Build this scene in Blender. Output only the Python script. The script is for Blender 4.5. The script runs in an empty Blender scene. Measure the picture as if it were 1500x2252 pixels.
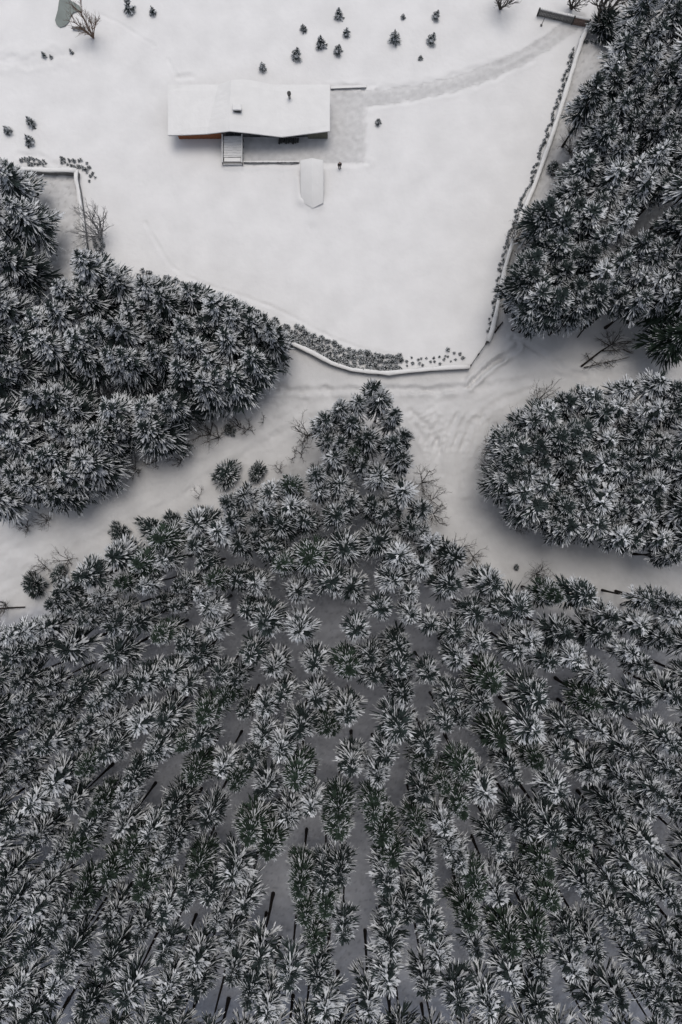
import bpy, math, random
import numpy as np
from mathutils import Vector, Matrix
R_ = math.radians
rnd = random.Random(7)
scene = bpy.context.scene
COL = scene.collection

# ------------------------------------------------------------------ camera, world, sun, exposure
CAM_H = 110.0            # drone height in metres
F_PX = 1650.0            # focal length in pixels of the 1500 x 2252 photograph
NX, NY = 757.0, 1176.0   # where straight-down falls in the photograph
cam_d = bpy.data.cameras.new('camera'); cam = bpy.data.objects.new('camera', cam_d); COL.objects.link(cam)
cam_d.sensor_fit = 'VERTICAL'; cam_d.sensor_height = 36.0; cam_d.sensor_width = 24.0
cam_d.lens = F_PX / 2252.0 * 36.0
cam_d.clip_start = 1.0; cam_d.clip_end = 6000.0
tx = math.atan((NY - 1126.0) / F_PX); ty = math.atan((NX - 750.0) / F_PX)
CAM_ROT = Matrix.Rotation(tx, 3, 'X') @ Matrix.Rotation(ty, 3, 'Y')
cam.location = (0, 0, CAM_H)
cam.rotation_euler = CAM_ROT.to_euler()
scene.camera = cam

def P(px, py, z=0.0):
    """world point of a photograph pixel at height z"""
    d = CAM_ROT @ Vector((px - 750.0, -(py - 1126.0), -F_PX))
    t = (z - CAM_H) / d.z
    return Vector((d.x * t, d.y * t, z))

SUN_EL, SUN_AZ = 74.0, 8.0     # light comes from the top of the picture, azimuth clockwise from +Y
world = bpy.data.worlds.new('World'); scene.world = world; world.use_nodes = True
wn = world.node_tree.nodes; wl = world.node_tree.links
for n in list(wn): wn.remove(n)
sky = wn.new('ShaderNodeTexSky'); sky.sky_type = 'NISHITA'; sky.sun_disc = False
sky.sun_elevation = R_(SUN_EL); sky.sun_rotation = R_(SUN_AZ)
sky.air_density = 1.0; sky.dust_density = 3.0; sky.ozone_density = 1.0
hsv = wn.new('ShaderNodeHueSaturation'); hsv.inputs['Saturation'].default_value = 0.46
bg = wn.new('ShaderNodeBackground'); bg.inputs['Strength'].default_value = 0.122
wo = wn.new('ShaderNodeOutputWorld')
wl.new(sky.outputs[0], hsv.inputs['Color']); wl.new(hsv.outputs[0], bg.inputs['Color']); wl.new(bg.outputs[0], wo.inputs[0])

sun_d = bpy.data.lights.new('sun', 'SUN'); sun = bpy.data.objects.new('sun', sun_d); COL.objects.link(sun)
sun_d.energy = 1.15; sun_d.angle = R_(30); sun_d.color = (1.0, 0.935, 0.85)
sv = Vector((math.sin(R_(SUN_AZ)) * math.cos(R_(SUN_EL)), math.cos(R_(SUN_AZ)) * math.cos(R_(SUN_EL)), math.sin(R_(SUN_EL))))
sun.rotation_euler = sv.to_track_quat('Z', 'Y').to_euler(); sun.location = (0, 60, 80)

scene.view_settings.view_transform = 'Standard'; scene.view_settings.look = 'None'
scene.view_settings.exposure = -0.13; scene.view_settings.gamma = 1.0
scene.render.engine = 'CYCLES'
scene.cycles.max_bounces = 6; scene.cycles.diffuse_bounces = 3

# ------------------------------------------------------------------ materials
def mat(name, col, rough=0.8, vary=0.15, scale=3.0, bump=0.0, bscale=20.0, attr=None, objvary=0.0, spec=0.3, col2=None):
    m = bpy.data.materials.new(name); m.use_nodes = True
    nt = m.node_tree; N = nt.nodes; L = nt.links
    b = N['Principled BSDF']; b.inputs['Roughness'].default_value = rough
    b.inputs['Specular IOR Level'].default_value = spec
    tc = N.new('ShaderNodeTexCoord')
    nz = N.new('ShaderNodeTexNoise'); nz.inputs['Scale'].default_value = scale; nz.inputs['Detail'].default_value = 5
    L.new(tc.outputs['Object'], nz.inputs['Vector'])
    c2 = col2 or tuple(min(1, c * (1 + vary)) for c in col)
    c1 = tuple(c * (1 - vary) for c in col)
    rp = N.new('ShaderNodeValToRGB')
    rp.color_ramp.elements[0].position = 0.3; rp.color_ramp.elements[1].position = 0.7
    rp.color_ramp.elements[0].color = (*c1, 1); rp.color_ramp.elements[1].color = (*c2, 1)
    L.new(nz.outputs['Fac'], rp.inputs['Fac'])
    out = rp.outputs['Color']
    if attr:
        at = N.new('ShaderNodeAttribute'); at.attribute_name = attr
        mx = N.new('ShaderNodeMix'); mx.data_type = 'RGBA'; mx.blend_type = 'MULTIPLY'; mx.inputs['Factor'].default_value = 1
        L.new(out, mx.inputs['A']); L.new(at.outputs['Color'], mx.inputs['B']); out = mx.outputs['Result']
    if objvary:
        oi = N.new('ShaderNodeObjectInfo')
        mr = N.new('ShaderNodeMapRange'); mr.inputs['To Min'].default_value = 1 - objvary; mr.inputs['To Max'].default_value = 1 + objvary
        L.new(oi.outputs['Random'], mr.inputs['Value'])
        vm = N.new('ShaderNodeVectorMath'); vm.operation = 'SCALE'
        L.new(out, vm.inputs[0]); L.new(mr.outputs[0], vm.inputs['Scale']); out = vm.outputs[0]
    L.new(out, b.inputs['Base Color'])
    if bump:
        n2 = N.new('ShaderNodeTexNoise'); n2.inputs['Scale'].default_value = bscale; n2.inputs['Detail'].default_value = 6
        L.new(tc.outputs['Object'], n2.inputs['Vector'])
        bp = N.new('ShaderNodeBump'); bp.inputs['Strength'].default_value = bump; bp.inputs['Distance'].default_value = 0.1
        L.new(n2.outputs['Fac'], bp.inputs['Height']); L.new(bp.outputs[0], b.inputs['Normal'])
    return m

M = {
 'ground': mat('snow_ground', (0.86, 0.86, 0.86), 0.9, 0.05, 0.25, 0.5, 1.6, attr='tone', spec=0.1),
 'snow': mat('fresh_snow', (0.80, 0.80, 0.80), 0.9, 0.03, 0.6, 0.6, 1.3, spec=0.1),
 'branch_snow': mat('branch_snow', (0.61, 0.63, 0.655), 0.9, 0.22, 1.3, 0.3, 12.0, objvary=0.16, spec=0.1),
 'needle': mat('pine_needles', (0.027, 0.037, 0.036), 0.8, 0.5, 0.8, objvary=0.3, spec=0.08),
 'green_needle': mat('green_needles', (0.030, 0.046, 0.034), 0.8, 0.45, 0.8, objvary=0.3, spec=0.08),
 'bark': mat('dark_bark', (0.035, 0.030, 0.028), 0.9, 0.4, 4.0, 0.4, 15, spec=0.1),
 'twig': mat('bare_twigs', (0.075, 0.07, 0.065), 0.9, 0.3, 4.0, spec=0.1),
 'frost_twig': mat('frosted_twigs', (0.24, 0.24, 0.245), 0.9, 0.3, 4.0, spec=0.1),
 'brown_twig': mat('brown_twigs', (0.17, 0.125, 0.10), 0.9, 0.3, 4.0, spec=0.1),
 'pale_bark': mat('pale_bark', (0.33, 0.32, 0.31), 0.9, 0.3, 6.0, spec=0.1),
 'wood': mat('orange_wood', (0.33, 0.13, 0.06), 0.7, 0.25, 6.0),
 'greywall': mat('grey_render', (0.16, 0.16, 0.165), 0.8, 0.15, 2.0),
 'olive': mat('olive_boards', (0.15, 0.15, 0.12), 0.8, 0.2, 3.0),
 'dark': mat('dark_fascia', (0.06, 0.06, 0.06), 0.7, 0.2, 3.0),
 'stone': mat('dark_stone', (0.18, 0.18, 0.18), 0.9, 0.35, 2.5, 0.4, 8),
 'metal': mat('grey_metal', (0.28, 0.28, 0.28), 0.45, 0.2, 4.0),
 'glass': mat('window_glass', (0.03, 0.035, 0.04), 0.1, 0.1, 1.0, spec=0.6),
 'greywood': mat('weathered_wood', (0.15, 0.15, 0.15), 0.8, 0.25, 5.0),
 'brownwood': mat('brown_boards', (0.19, 0.135, 0.115), 0.8, 0.25, 5.0),
 'water': mat('pond_water', (0.19, 0.22, 0.21), 0.25, 0.22, 0.35, spec=0.5),
 'coat': mat('dark_coat', (0.02, 0.02, 0.022), 0.8, 0.2, 5), 'trousers': mat('grey_trousers', (0.10, 0.10, 0.11), 0.8, 0.2, 5),
 'skin': mat('skin', (0.5, 0.33, 0.26), 0.6, 0.05, 5), 'hat': mat('knit_hat', (0.05, 0.05, 0.06), 0.9, 0.2, 20),
}

# ------------------------------------------------------------------ object helpers
class MB:
    """collects geometry that becomes ONE mesh"""
    def __init__(s): s.v = []; s.f = []; s.m = []
    def add(s, vs, fs, mi=0):
        o = len(s.v); s.v.extend([tuple(v) for v in vs]); s.f.extend([tuple(i + o for i in f) for f in fs]); s.m.extend([mi] * len(fs))
    def box(s, c, size, rz=0.0, mi=0, top=1.0):
        x, y, z = size[0] / 2, size[1] / 2, size[2] / 2; ca, sa = math.cos(rz), math.sin(rz); vs = []
        for k in (-1, 1):
            q = top if k == 1 else 1.0
            for a, b in ((-1, -1), (1, -1), (1, 1), (-1, 1)):
                X, Y = a * x * q, b * y * q; vs.append((c[0] + X * ca - Y * sa, c[1] + X * sa + Y * ca, c[2] + k * z))
        s.add(vs, [(0, 3, 2, 1), (4, 5, 6, 7), (0, 1, 5, 4), (1, 2, 6, 5), (2, 3, 7, 6), (3, 0, 4, 7)], mi)
    def tube(s, pts, rad, n=5, mi=0, cap=True):
        pts = [Vector(p) for p in pts]; vs = []; fs = []
        for i, p in enumerate(pts):
            d = (pts[min(i + 1, len(pts) - 1)] - pts[max(i - 1, 0)])
            if d.length < 1e-6: d = Vector((0, 0, 1))
            d.normalize(); u = d.orthogonal().normalized(); w = d.cross(u)
            for k in range(n):
                a = 2 * math.pi * k / n; vs.append(p + (u * math.cos(a) + w * math.sin(a)) * rad[i])
        for i in range(len(pts) - 1):
            for k in range(n):
                fs.append((i * n + k, i * n + (k + 1) % n, (i + 1) * n + (k + 1) % n, (i + 1) * n + k))
        if cap:
            fs.append(tuple(range(n))[::-1]); fs.append(tuple((len(pts) - 1) * n + k for k in range(n)))
        s.add(vs, fs, mi)
    def mesh(s, name, mats, smooth=False):
        me = bpy.data.meshes.new(name); me.from_pydata(s.v, [], s.f)
        for m in mats: me.materials.append(m)
        me.polygons.foreach_set('material_index', s.m)
        if smooth: me.polygons.foreach_set('use_smooth', [True] * len(s.f))
        me.update(); return me
    def build(s, name, mats, parent=None, smooth=False, loc=None):
        if not isinstance(mats, (list, tuple)): mats = [mats]
        o = bpy.data.objects.new(name, s.mesh(name, mats, smooth)); COL.objects.link(o)
        if parent: o.parent = parent
        if loc: o.location = loc
        return o

def tag(o, label=None, cat=None, group=None, kind=None):
    if label: o['label'] = label
    if cat: o['category'] = cat
    if group: o['group'] = group
    if kind: o['kind'] = kind
    return o
def empty(name, loc=(0, 0, 0), rz=0.0):
    o = bpy.data.objects.new(name, None); COL.objects.link(o); o.location = loc; o.rotation_euler = (0, 0, rz); o.empty_display_size = 0.3
    return o
def place_copy(protos_children, name, loc, rz, scale):
    """new root + copies of every part (parts share mesh data); protos_children: list of (object, [sub-objects])"""
    r = empty(name, loc, rz); r.scale = scale
    for ch, subs in protos_children:
        c = ch.copy(); COL.objects.link(c); c.parent = r
        for g in subs:
            d = g.copy(); COL.objects.link(d); d.parent = c
    return r
def where(px, py):
    return '%d%% across, %d%% down the photo' % (round(px / 15.0), round(py / 22.52))

# ------------------------------------------------------------------ terrain: one height field, cut into ground / road / driveway / snow_field
def pts(lst): return np.array([[P(x, y).x, P(x, y).y] for x, y in lst])
def dist_poly(X, Y, line):
    d = np.full(X.shape, 1e9)
    for (ax, ay), (bx, by) in zip(line[:-1], line[1:]):
        vx, vy = bx - ax, by - ay; L2 = vx * vx + vy * vy + 1e-9
        t = np.clip(((X - ax) * vx + (Y - ay) * vy) / L2, 0, 1)
        d = np.minimum(d, np.hypot(X - ax - t * vx, Y - ay - t * vy))
    return d
def inside(X, Y, poly):
    r = np.zeros(X.shape, bool); n = len(poly)
    for i in range(n):
        x1, y1 = poly[i]; x2, y2 = poly[(i + 1) % n]
        c = ((y1 > Y) != (y2 > Y)) & (X < (x2 - x1) * (Y - y1) / (y2 - y1 + 1e-12) + x1)
        r ^= c
    return r
def smooth_noise(X, Y, seed, scale, octs=4):
    g = np.random.RandomState(seed); z = np.zeros(X.shape); a = 1.0; tot = 0
    for o in range(octs):
        for k in range(5):
            th = g.uniform(0, 2 * math.pi); f = 2 * math.pi / (scale * g.uniform(0.7, 1.4)); ph = g.uniform(0, 6.28)
            z += a * np.sin((X * math.cos(th) + Y * math.sin(th)) * f + ph + 1.3 * np.sin((Y * math.cos(th) - X * math.sin(th)) * f * 0.61 + ph))
        tot += a * 2.5; a *= 0.55; scale *= 0.47
    return z / tot

RIGHT_WALL = [(1298, 48), (1280, 86), (1268, 125), (1232, 245), (1208, 318), (1180, 398), (1150, 468), (1132, 522), (1112, 585), (1101, 640), (1092, 690), (1084, 722), (1074, 750)]
BOTTOM_WALL = [(1034, 806), (990, 808), (925, 813), (855, 820), (812, 817), (772, 812), (730, 798), (690, 777), (655, 760), (600, 735), (520, 705), (430, 672), (330, 640), (250, 612), (196, 590)]
LEFT_WALL = [(188, 556), (183, 510), (177, 460), (171, 415), (166, 392), (167, 374)]
LEFT_WALL_TOP = [(167, 374), (110, 373), (58, 371), (0, 369), (-70, 366)]
field_poly = pts([(-400, -300), (1420, -300)] + RIGHT_WALL + BOTTOM_WALL + LEFT_WALL + [(-400, 360)])
drive_line = pts([(790, 218), (850, 214), (920, 203), (1000, 184), (1080, 158), (1150, 126), (1205, 95), (1250, 62), (1275, 45)])
drive_pad = pts([(724, 196), (802, 199), (803, 357), (536, 357), (536, 300), (724, 300)])
roadA = pts([(-300, 1330), (-60, 1268), (120, 1195), (340, 1085), (560, 965), (700, 888), (900, 862), (1080, 825), (1300, 812), (1600, 800)])
roadB = pts([(960, 870), (985, 960), (1010, 1060), (1060, 1150), (1150, 1205), (1300, 1245), (1600, 1300)])
roadD = pts([(1120, 720), (1220, 745), (1350, 765), (1600, 745)])
roadC = pts([(640, 800), (780, 850), (960, 850), (1080, 790), (1150, 730)])
GROOVES = [  # polyline, half width m, depth m, berm m
 (pts([(590, 855), (640, 858), (760, 857), (850, 856), (940, 858), (1030, 851)]), 0.42, 0.30, 0.08),
 (pts([(1030, 851), (1062, 815), (1100, 790), (1140, 762)]), 0.36, 0.30, 0.20),
 (pts([(1045, 835), (1080, 802), (1108, 785)]), 0.3, 0.22, 0.14),
 (pts([(1130, 745), (1190, 775), (1240, 810), (1290, 830)]), 0.32, 0.20, 0.10),
 (pts([(560, 905), (700, 885), (860, 892), (1000, 880)]), 0.9, 0.10, 0.04),
 (pts([(420, 1075), (560, 985), (660, 930), (780, 900)]), 0.5, 0.12, 0.05),
 (pts([(-40, 1240), (120, 1180), (280, 1100), (420, 1030), (560, 950), (680, 890)]), 0.5, 0.07, 0.03),
 (pts([(-40, 1300), (150, 1215), (330, 1130), (440, 1070)]), 0.5, 0.07, 0.03),
 (pts([(900, 905), (935, 930), (960, 970), (968, 1040)]), 0.4, 0.13, 0.05),
 (pts([(905, 925), (925, 950), (938, 985)]), 0.3, 0.10, 0.05),
 (pts([(1180, 850), (1080, 890), (1030, 940), (1010, 1010), (1020, 1080)]), 0.4, 0.10, 0.05),
 (pts([(940, 860), (1080, 850), (1200, 830), (1420, 815)]), 0.5, 0.10, 0.04),
 (pts([(1050, 1130), (1150, 1185), (1300, 1225), (1520, 1265)]), 0.5, 0.05, 0.02),
 (pts([(1080, 150), (1130, 128), (1180, 100), (1215, 72), (1240, 52)]), 0.35, 0.10, 0.06),
 (pts([(800, 199), (900, 192), (1000, 168), (1090, 138)]), 0.4, 0.10, 0.08),
 (pts([(800, 236), (900, 220), (1000, 198), (1090, 168), (1170, 128)]), 0.4, 0.10, 0.07),
 (pts([(726, 194), (800, 192), (826, 186)]), 0.4, 0.22, 0.12),
 (pts([(802, 232), (803, 357)]), 0.4, 0.10, 0.10),
 (pts([(536, 357), (655, 357)]), 0.4, 0.30, 0.14),
 (pts([(712, 357), (806, 360)]), 0.4, 0.12, 0.08),
 # footpaths in the garden
 (pts([(320, 490), (345, 535), (372, 580), (405, 606), (450, 625), (530, 650), (600, 676), (660, 705), (720, 738), (780, 762), (840, 776), (890, 784)]), 0.2, 0.15, 0.03),
 (pts([(215, 28), (262, 50), (300, 75), (340, 102)]), 0.2, 0.16, 0.04), (pts([(368, 130), (385, 160), (392, 172)]), 0.2, 0.16, 0.04),
 (pts([(-30, 133), (80, 132), (118, 124), (160, 116)]), 0.7, 0.22, 0.12),
 (pts([(40, 341), (80, 343), (105, 350), (120, 362)]), 0.35, 0.16, 0.08),
 (pts([(392, 172), (425, 170)]), 0.35, 0.16, 0.05), (pts([(748, 362), (752, 372), (748, 384)]), 0.22, 0.1, 0.02),
]
for i in range(15):   # fan of brushed tracks where the roads meet
    x0 = 930 + i * 10 + rnd.uniform(-3, 3); y0 = 918 + rnd.uniform(-8, 14)
    GROOVES.append((pts([(x0 + 26 - i * 1.0, y0), (x0 + 6, y0 + 34), (x0 + rnd.uniform(-8, 0), y0 + 66 + rnd.uniform(-14, 14))]), 0.26, 0.10, 0.05))
for i in range(10):
    x0 = 905 + i * 4; y0 = 925 + i * 9
    GROOVES.append((pts([(x0, y0), (x0 + 14, y0 - 20), (x0 + 44, y0 - 34 + rnd.uniform(-6, 6))]), 0.24, 0.09, 0.04))

def axis(lo, hi, step, far):
    a = list(np.arange(lo, hi + step / 2, step)); s = step; b = []; x = hi
    while x < far: s *= 1.35; x += s; b.append(x)
    s = step; c = []; x = lo
    while x > -far: s *= 1.35; x -= s; c.append(x)
    return np.array(c[::-1] + a + b)
gx = axis(-58, 58, 0.25, 2500); gy = axis(-82, 90, 0.25, 2500)
X, Y = np.meshgrid(gx, gy)
near = (np.abs(X) < 75) & (np.abs(Y) < 100)
H = smooth_noise(X, Y, 3, 40.0, 2) * 0.10 * near + smooth_noise(X, Y, 4, 2.4, 4) * 0.018 * near
Hn = np.zeros_like(H)
for gi_, (line, w, dep, berm) in enumerate(GROOVES):
    if gi_ < 13 or gi_ > 26: dep *= 1.9; berm *= 2.2
    bx0, by0 = line.min(0) - 3; bx1, by1 = line.max(0) + 3
    ix = np.where((gx > bx0) & (gx < bx1))[0]; iy = np.where((gy > by0) & (gy < by1))[0]
    if len(ix) == 0 or len(iy) == 0: continue
    sl = np.s_[iy[0]:iy[-1] + 1, ix[0]:ix[-1] + 1]
    xs, ys = X[sl], Y[sl]
    wob = smooth_noise(xs, ys, 11, 3.0, 2) * w * 0.7
    d = dist_poly(xs, ys, line) + wob
    amp = 0.75 + 0.4 * smooth_noise(xs, ys, 19, 4.0, 2)
    Hn[sl] += amp * (-dep * np.exp(-(d / w) ** 2) + berm * np.exp(-((d - 2.0 * w) / (0.8 * w)) ** 2))
H += Hn
for ln_, w_, h_ in ((pts([(670, 446), (687, 456), (704, 448)]), .8, .35), (pts([(687, 455), (688, 484)]), .9, .35), (pts([(658, 395), (662, 440)]), .8, .5)):
    H += h_ * np.exp(-(dist_poly(X, Y, ln_) / w_) ** 2) * near
dA, dB, dC = dist_poly(X, Y, roadA), dist_poly(X, Y, roadB), dist_poly(X, Y, roadC)
edge = smooth_noise(X, Y, 5, 9.0, 4) * 1.3
dr = np.minimum(np.minimum(dA - 5.4, dB - 5.6), dC - 4.4); dr = np.minimum(dr, dist_poly(X, Y, roadD) - 4.0) + edge          # <0 on the road
fld = inside(X, Y, field_poly)
dfe = dist_poly(X, Y, field_poly)
sfld = np.where(fld, dfe, -dfe)
ddr = dist_poly(X, Y, drive_line) - 1.0
pad = inside(X, Y, drive_pad); dpad = dist_poly(X, Y, np.vstack([drive_pad, drive_pad[:1]])); dpad = np.where(pad, -dpad, dpad)
drv = np.minimum(ddr, dpad) + 0.25 * smooth_noise(X, Y, 8, 2.5, 3)
def sst(a, b, x):
    t = np.clip((x - a) / (b - a), 0, 1); return t * t * (3 - 2 * t)
# snow cover: forest floor with litter and painted-in tree shade, packed road snow, fresh field, trodden driveway
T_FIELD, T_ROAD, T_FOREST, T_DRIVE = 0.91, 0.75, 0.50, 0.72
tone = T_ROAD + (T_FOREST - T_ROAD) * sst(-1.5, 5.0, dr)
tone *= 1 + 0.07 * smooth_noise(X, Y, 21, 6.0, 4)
# verge strips outside the garden walls keep a lighter snow tone
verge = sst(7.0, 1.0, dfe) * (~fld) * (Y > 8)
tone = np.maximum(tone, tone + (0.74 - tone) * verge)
tf = T_FIELD * (1 + 0.008 * smooth_noise(X, Y, 31, 5.0, 5))
td = T_DRIVE * (1 + 0.11 * smooth_noise(X, Y, 41, 1.6, 4))
tf = tf + (td - tf) * sst(0.5, -0.5, drv)
k = sst(-0.25, 0.25, sfld); tone = tone * (1 - k) + tf * k
tone = np.clip(tone, 0.03, 1.0)
# rough trodden surface and forest-floor lumps
H += near * ((drv < 0) & fld) * smooth_noise(X, Y, 51, 1.3, 3) * 0.035
H += near * (~fld) * smooth_noise(X, Y, 61, 1.6, 4) * (0.04 + 0.10 * sst(0, 4, dr))
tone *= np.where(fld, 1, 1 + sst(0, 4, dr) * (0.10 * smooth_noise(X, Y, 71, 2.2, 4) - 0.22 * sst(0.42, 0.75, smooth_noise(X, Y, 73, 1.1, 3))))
H -= near * sst(0.4, -0.4, drv) * fld * 0.10
def height_at(x, y):
    i = min(max(np.searchsorted(gx, x), 0), len(gx) - 1); j = min(max(np.searchsorted(gy, y), 0), len(gy) - 1)
    return float(H[j, i])

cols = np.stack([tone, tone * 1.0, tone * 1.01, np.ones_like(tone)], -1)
cool = sst(0.0, 4.0, dr) * (~fld) * sst(5, -15, Y)                                             # lower forest floor tinted bluer, painting in the cool cast of shade
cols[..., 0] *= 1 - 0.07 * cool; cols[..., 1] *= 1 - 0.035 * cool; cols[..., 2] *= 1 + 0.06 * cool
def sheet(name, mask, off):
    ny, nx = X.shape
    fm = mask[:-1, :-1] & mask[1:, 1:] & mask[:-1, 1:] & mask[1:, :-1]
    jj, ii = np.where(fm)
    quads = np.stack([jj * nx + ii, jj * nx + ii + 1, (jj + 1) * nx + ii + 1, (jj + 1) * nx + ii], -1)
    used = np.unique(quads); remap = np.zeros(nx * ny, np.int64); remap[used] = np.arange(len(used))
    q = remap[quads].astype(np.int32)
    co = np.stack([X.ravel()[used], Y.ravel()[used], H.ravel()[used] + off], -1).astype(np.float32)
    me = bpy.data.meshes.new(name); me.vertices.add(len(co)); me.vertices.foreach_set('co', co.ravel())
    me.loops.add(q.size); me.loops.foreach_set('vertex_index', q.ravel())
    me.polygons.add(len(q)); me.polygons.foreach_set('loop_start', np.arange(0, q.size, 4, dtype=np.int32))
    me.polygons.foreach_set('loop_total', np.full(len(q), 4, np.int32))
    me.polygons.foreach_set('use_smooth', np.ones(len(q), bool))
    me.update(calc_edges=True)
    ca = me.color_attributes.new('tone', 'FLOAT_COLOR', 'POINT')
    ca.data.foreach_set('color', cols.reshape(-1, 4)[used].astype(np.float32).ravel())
    me.materials.append(M['ground'])
    o = bpy.data.objects.new(name, me); COL.objects.link(o); o['kind'] = 'structure'; return o
inb = (np.abs(X) < 70) & (np.abs(Y) < 98)
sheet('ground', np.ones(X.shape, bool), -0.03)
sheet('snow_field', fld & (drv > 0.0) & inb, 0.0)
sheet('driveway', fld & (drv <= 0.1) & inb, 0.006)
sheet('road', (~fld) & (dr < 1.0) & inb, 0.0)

# pond
pond_px = [(150, -40), (126, -40), (130, 0), (127, 22), (121, 44), (124, 54), (132, 60), (143, 57), (151, 48), (155, 36), (160, 28), (169, 24), (180, 24), (174, 12), (163, 5), (153, 0), (160, -20)]
b = MB(); vs = [P(x, y, 0.13) for x, y in pond_px]; b.add(vs, [tuple(range(len(vs)))[::-1]]); b.build('pond', M['water'])['kind'] = 'structure'

# ------------------------------------------------------------------ conifers
def conifer_parts(seed, Ht, cb, R, style, whorl_dz=0.5, snow=1.0, nb=(6, 8), wscale=1.0, dense_=0, droop=-26):
    g = random.Random(seed); cr = MB(); tr = MB()
    lean = [(0, 0)]; 
    for i in range(6): lean.append((lean[-1][0] + g.uniform(-.06, .06), lean[-1][1] + g.uniform(-.06, .06)))
    def axis_at(z):
        t = max(0, min(5.999, z / Ht * 6)); i = int(t); f = t - i
        return Vector((lean[i][0] * (1 - f) + lean[i + 1][0] * f, lean[i][1] * (1 - f) + lean[i + 1][1] * f, z))
    tr.tube([axis_at(Ht * q / 8 - (0.3 if q == 0 else 0)) for q in range(9)], [max(0.02, 0.0105 * Ht * (1 - 0.9 * q / 8)) * (1.35 if q == 0 else 1) for q in range(9)], 7)
    def strand(p, d, L, w, sn, curl, inner=.0, fray=7):
        """one snow-carrying shoot: dark needle sleeve with a broken ridge of snow on top"""
        d = d.normalized(); side = d.cross(Vector((0, 0, 1)))
        if side.length < 0.1: side = Vector((1, 0, 0))
        side.normalize(); up = side.cross(d); n = 4; K = 5 if L > .9 else 4
        bend = side * g.uniform(-.10, .10) * L + Vector((0, 0, curl * L))
        def at(t): return p + d * L * t + bend * t * t
        def chain(ts, rs, off, flat, mi, capb):
            vs = []; fs = []
            for t, r in zip(ts, rs):
                c = at(t) + off
                for k in range(n):
                    a = 2 * math.pi * k / n + (0.5 if mi else 0); rr = r * g.uniform(.8, 1.2)
                    vs.append(c + side * math.cos(a) * rr + up * math.sin(a) * rr * flat)
            m_ = len(ts)
            for i in range(m_ - 1):
                for k in range(n): fs.append((i * n + k, i * n + (k + 1) % n, (i + 1) * n + (k + 1) % n, (i + 1) * n + k))
            if capb: fs.append(tuple((m_ - 1) * n + k for k in range(n)))
            cr.add(vs, fs, mi)
        ts = [inner + (1 - inner) * i / (K - 1) for i in range(K)]
        prof = [w * (.45 + .75 * math.sin(math.pi * min(1, .12 + .80 * t) )) * g.uniform(.85, 1.15) for t in ts]; prof[-1] = w * .22
        chain(ts, prof, Vector((0, 0, 0)), .85, 0, False)
        for q in range(int(fray * min(1.6, L))):
            t = g.uniform(inner, 1.0); c = at(t); a = g.uniform(0, 6.28)
            o = (side * math.cos(a) + up * math.sin(a)); e = (o * .8 + d * .9).normalized() * w * g.uniform(1.3, 2.2); s2 = d.cross(o) * w * .3
            cr.add([c - s2, c + s2, c + e], [(0, 1, 2)], 0)
        if sn > 0:
            t0 = min(.9, inner + g.uniform(.0, .12)); kk = K + 1
            ts = [t0 + (1.02 - t0) * i / (kk - 1) for i in range(kk)]
            rs = []
            for i, t in enumerate(ts):
                r = w * sn * (.50 + .50 * t) * g.uniform(.7, 1.2)
                if g.random() < .10: r *= .3
                rs.append(r)
            rs[0] *= .5; rs[-1] = w * .3
            chain(ts, rs, up * w * .55, .62, 1, True)
    z = cb
    while z < Ht - 0.2:
        t = (z - cb) / (Ht - cb)
        if style == 'pine':
            Rt = R * (0.12 + 0.88 * (1 - t) ** 0.6) * (0.78 + 0.22 * min(1, t / 0.2)); el = R_(droop + (34 - droop) * t ** 1.15); curl = -.03 + .10 * t
        else:
            Rt = R * (0.06 + 0.94 * (1 - t) ** 0.85); el = R_(-30 + 62 * t); curl = -.04 + .12 * t
        n = g.randint(*nb); a0 = g.uniform(0, 6.28)
        for k in range(n):
            az = a0 + 2 * math.pi * (k + g.uniform(-.3, .3)) / n
            L = Rt * g.uniform(.62, 1.22) / max(0.6, math.cos(el))
            if g.random() < .10: L *= .62
            e2 = el + R_(g.uniform(-9, 9))
            d = Vector((math.cos(az) * math.cos(e2), math.sin(az) * math.cos(e2), math.sin(e2)))
            p0 = axis_at(z + g.uniform(-.15, .15)); sd = Vector((-math.sin(az), math.cos(az), 0))
            q_ = g.random(); sn = 0 if (t > .93 or q_ < .13) else snow * (g.uniform(1.35, 1.8) if q_ > .76 else g.uniform(.6, 1.0))
            if t > .93 and g.random() < .3: sn = snow * .6
            w = 0.070 * g.uniform(.7, 1.35) * wscale * (1 if t < .8 else .85)
            strand(p0, d, L, w, sn, curl, inner=.16 if L > 1 else .08)
            if L < .55 * wscale: continue
            ns = (1 if L < 1.0 * wscale else (2 if L < 1.9 else 3)) + dense_
            for q in range(ns):
                for sg in (-1, 1):
                    if g.random() < .22: continue
                    s_ = min(.86, g.uniform(.20, .42) + .15 * q); ang = g.uniform(.20, .55)
                    c0 = p0 + d.normalized() * L * s_ + Vector((0, 0, curl * L * s_ * s_))
                    dd = d * math.cos(ang) + sd * sg * math.sin(ang) + Vector((0, 0, g.uniform(-.08, .14)))
                    strand(c0, dd, L * (1.0 - s_) * g.uniform(.7, 1.12), w * g.uniform(.65, .95), sn * g.uniform(.6, 1.1) if g.random() > .12 else 0, curl, fray=5)
        z += whorl_dz * g.uniform(.8, 1.2) * (1 - .3 * t)
    strand(axis_at(Ht - .5), Vector((0, 0, 1)), .7, .09 * wscale, 0, 0)
    return tr, cr
PARK = {}; JOINED = {}
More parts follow.
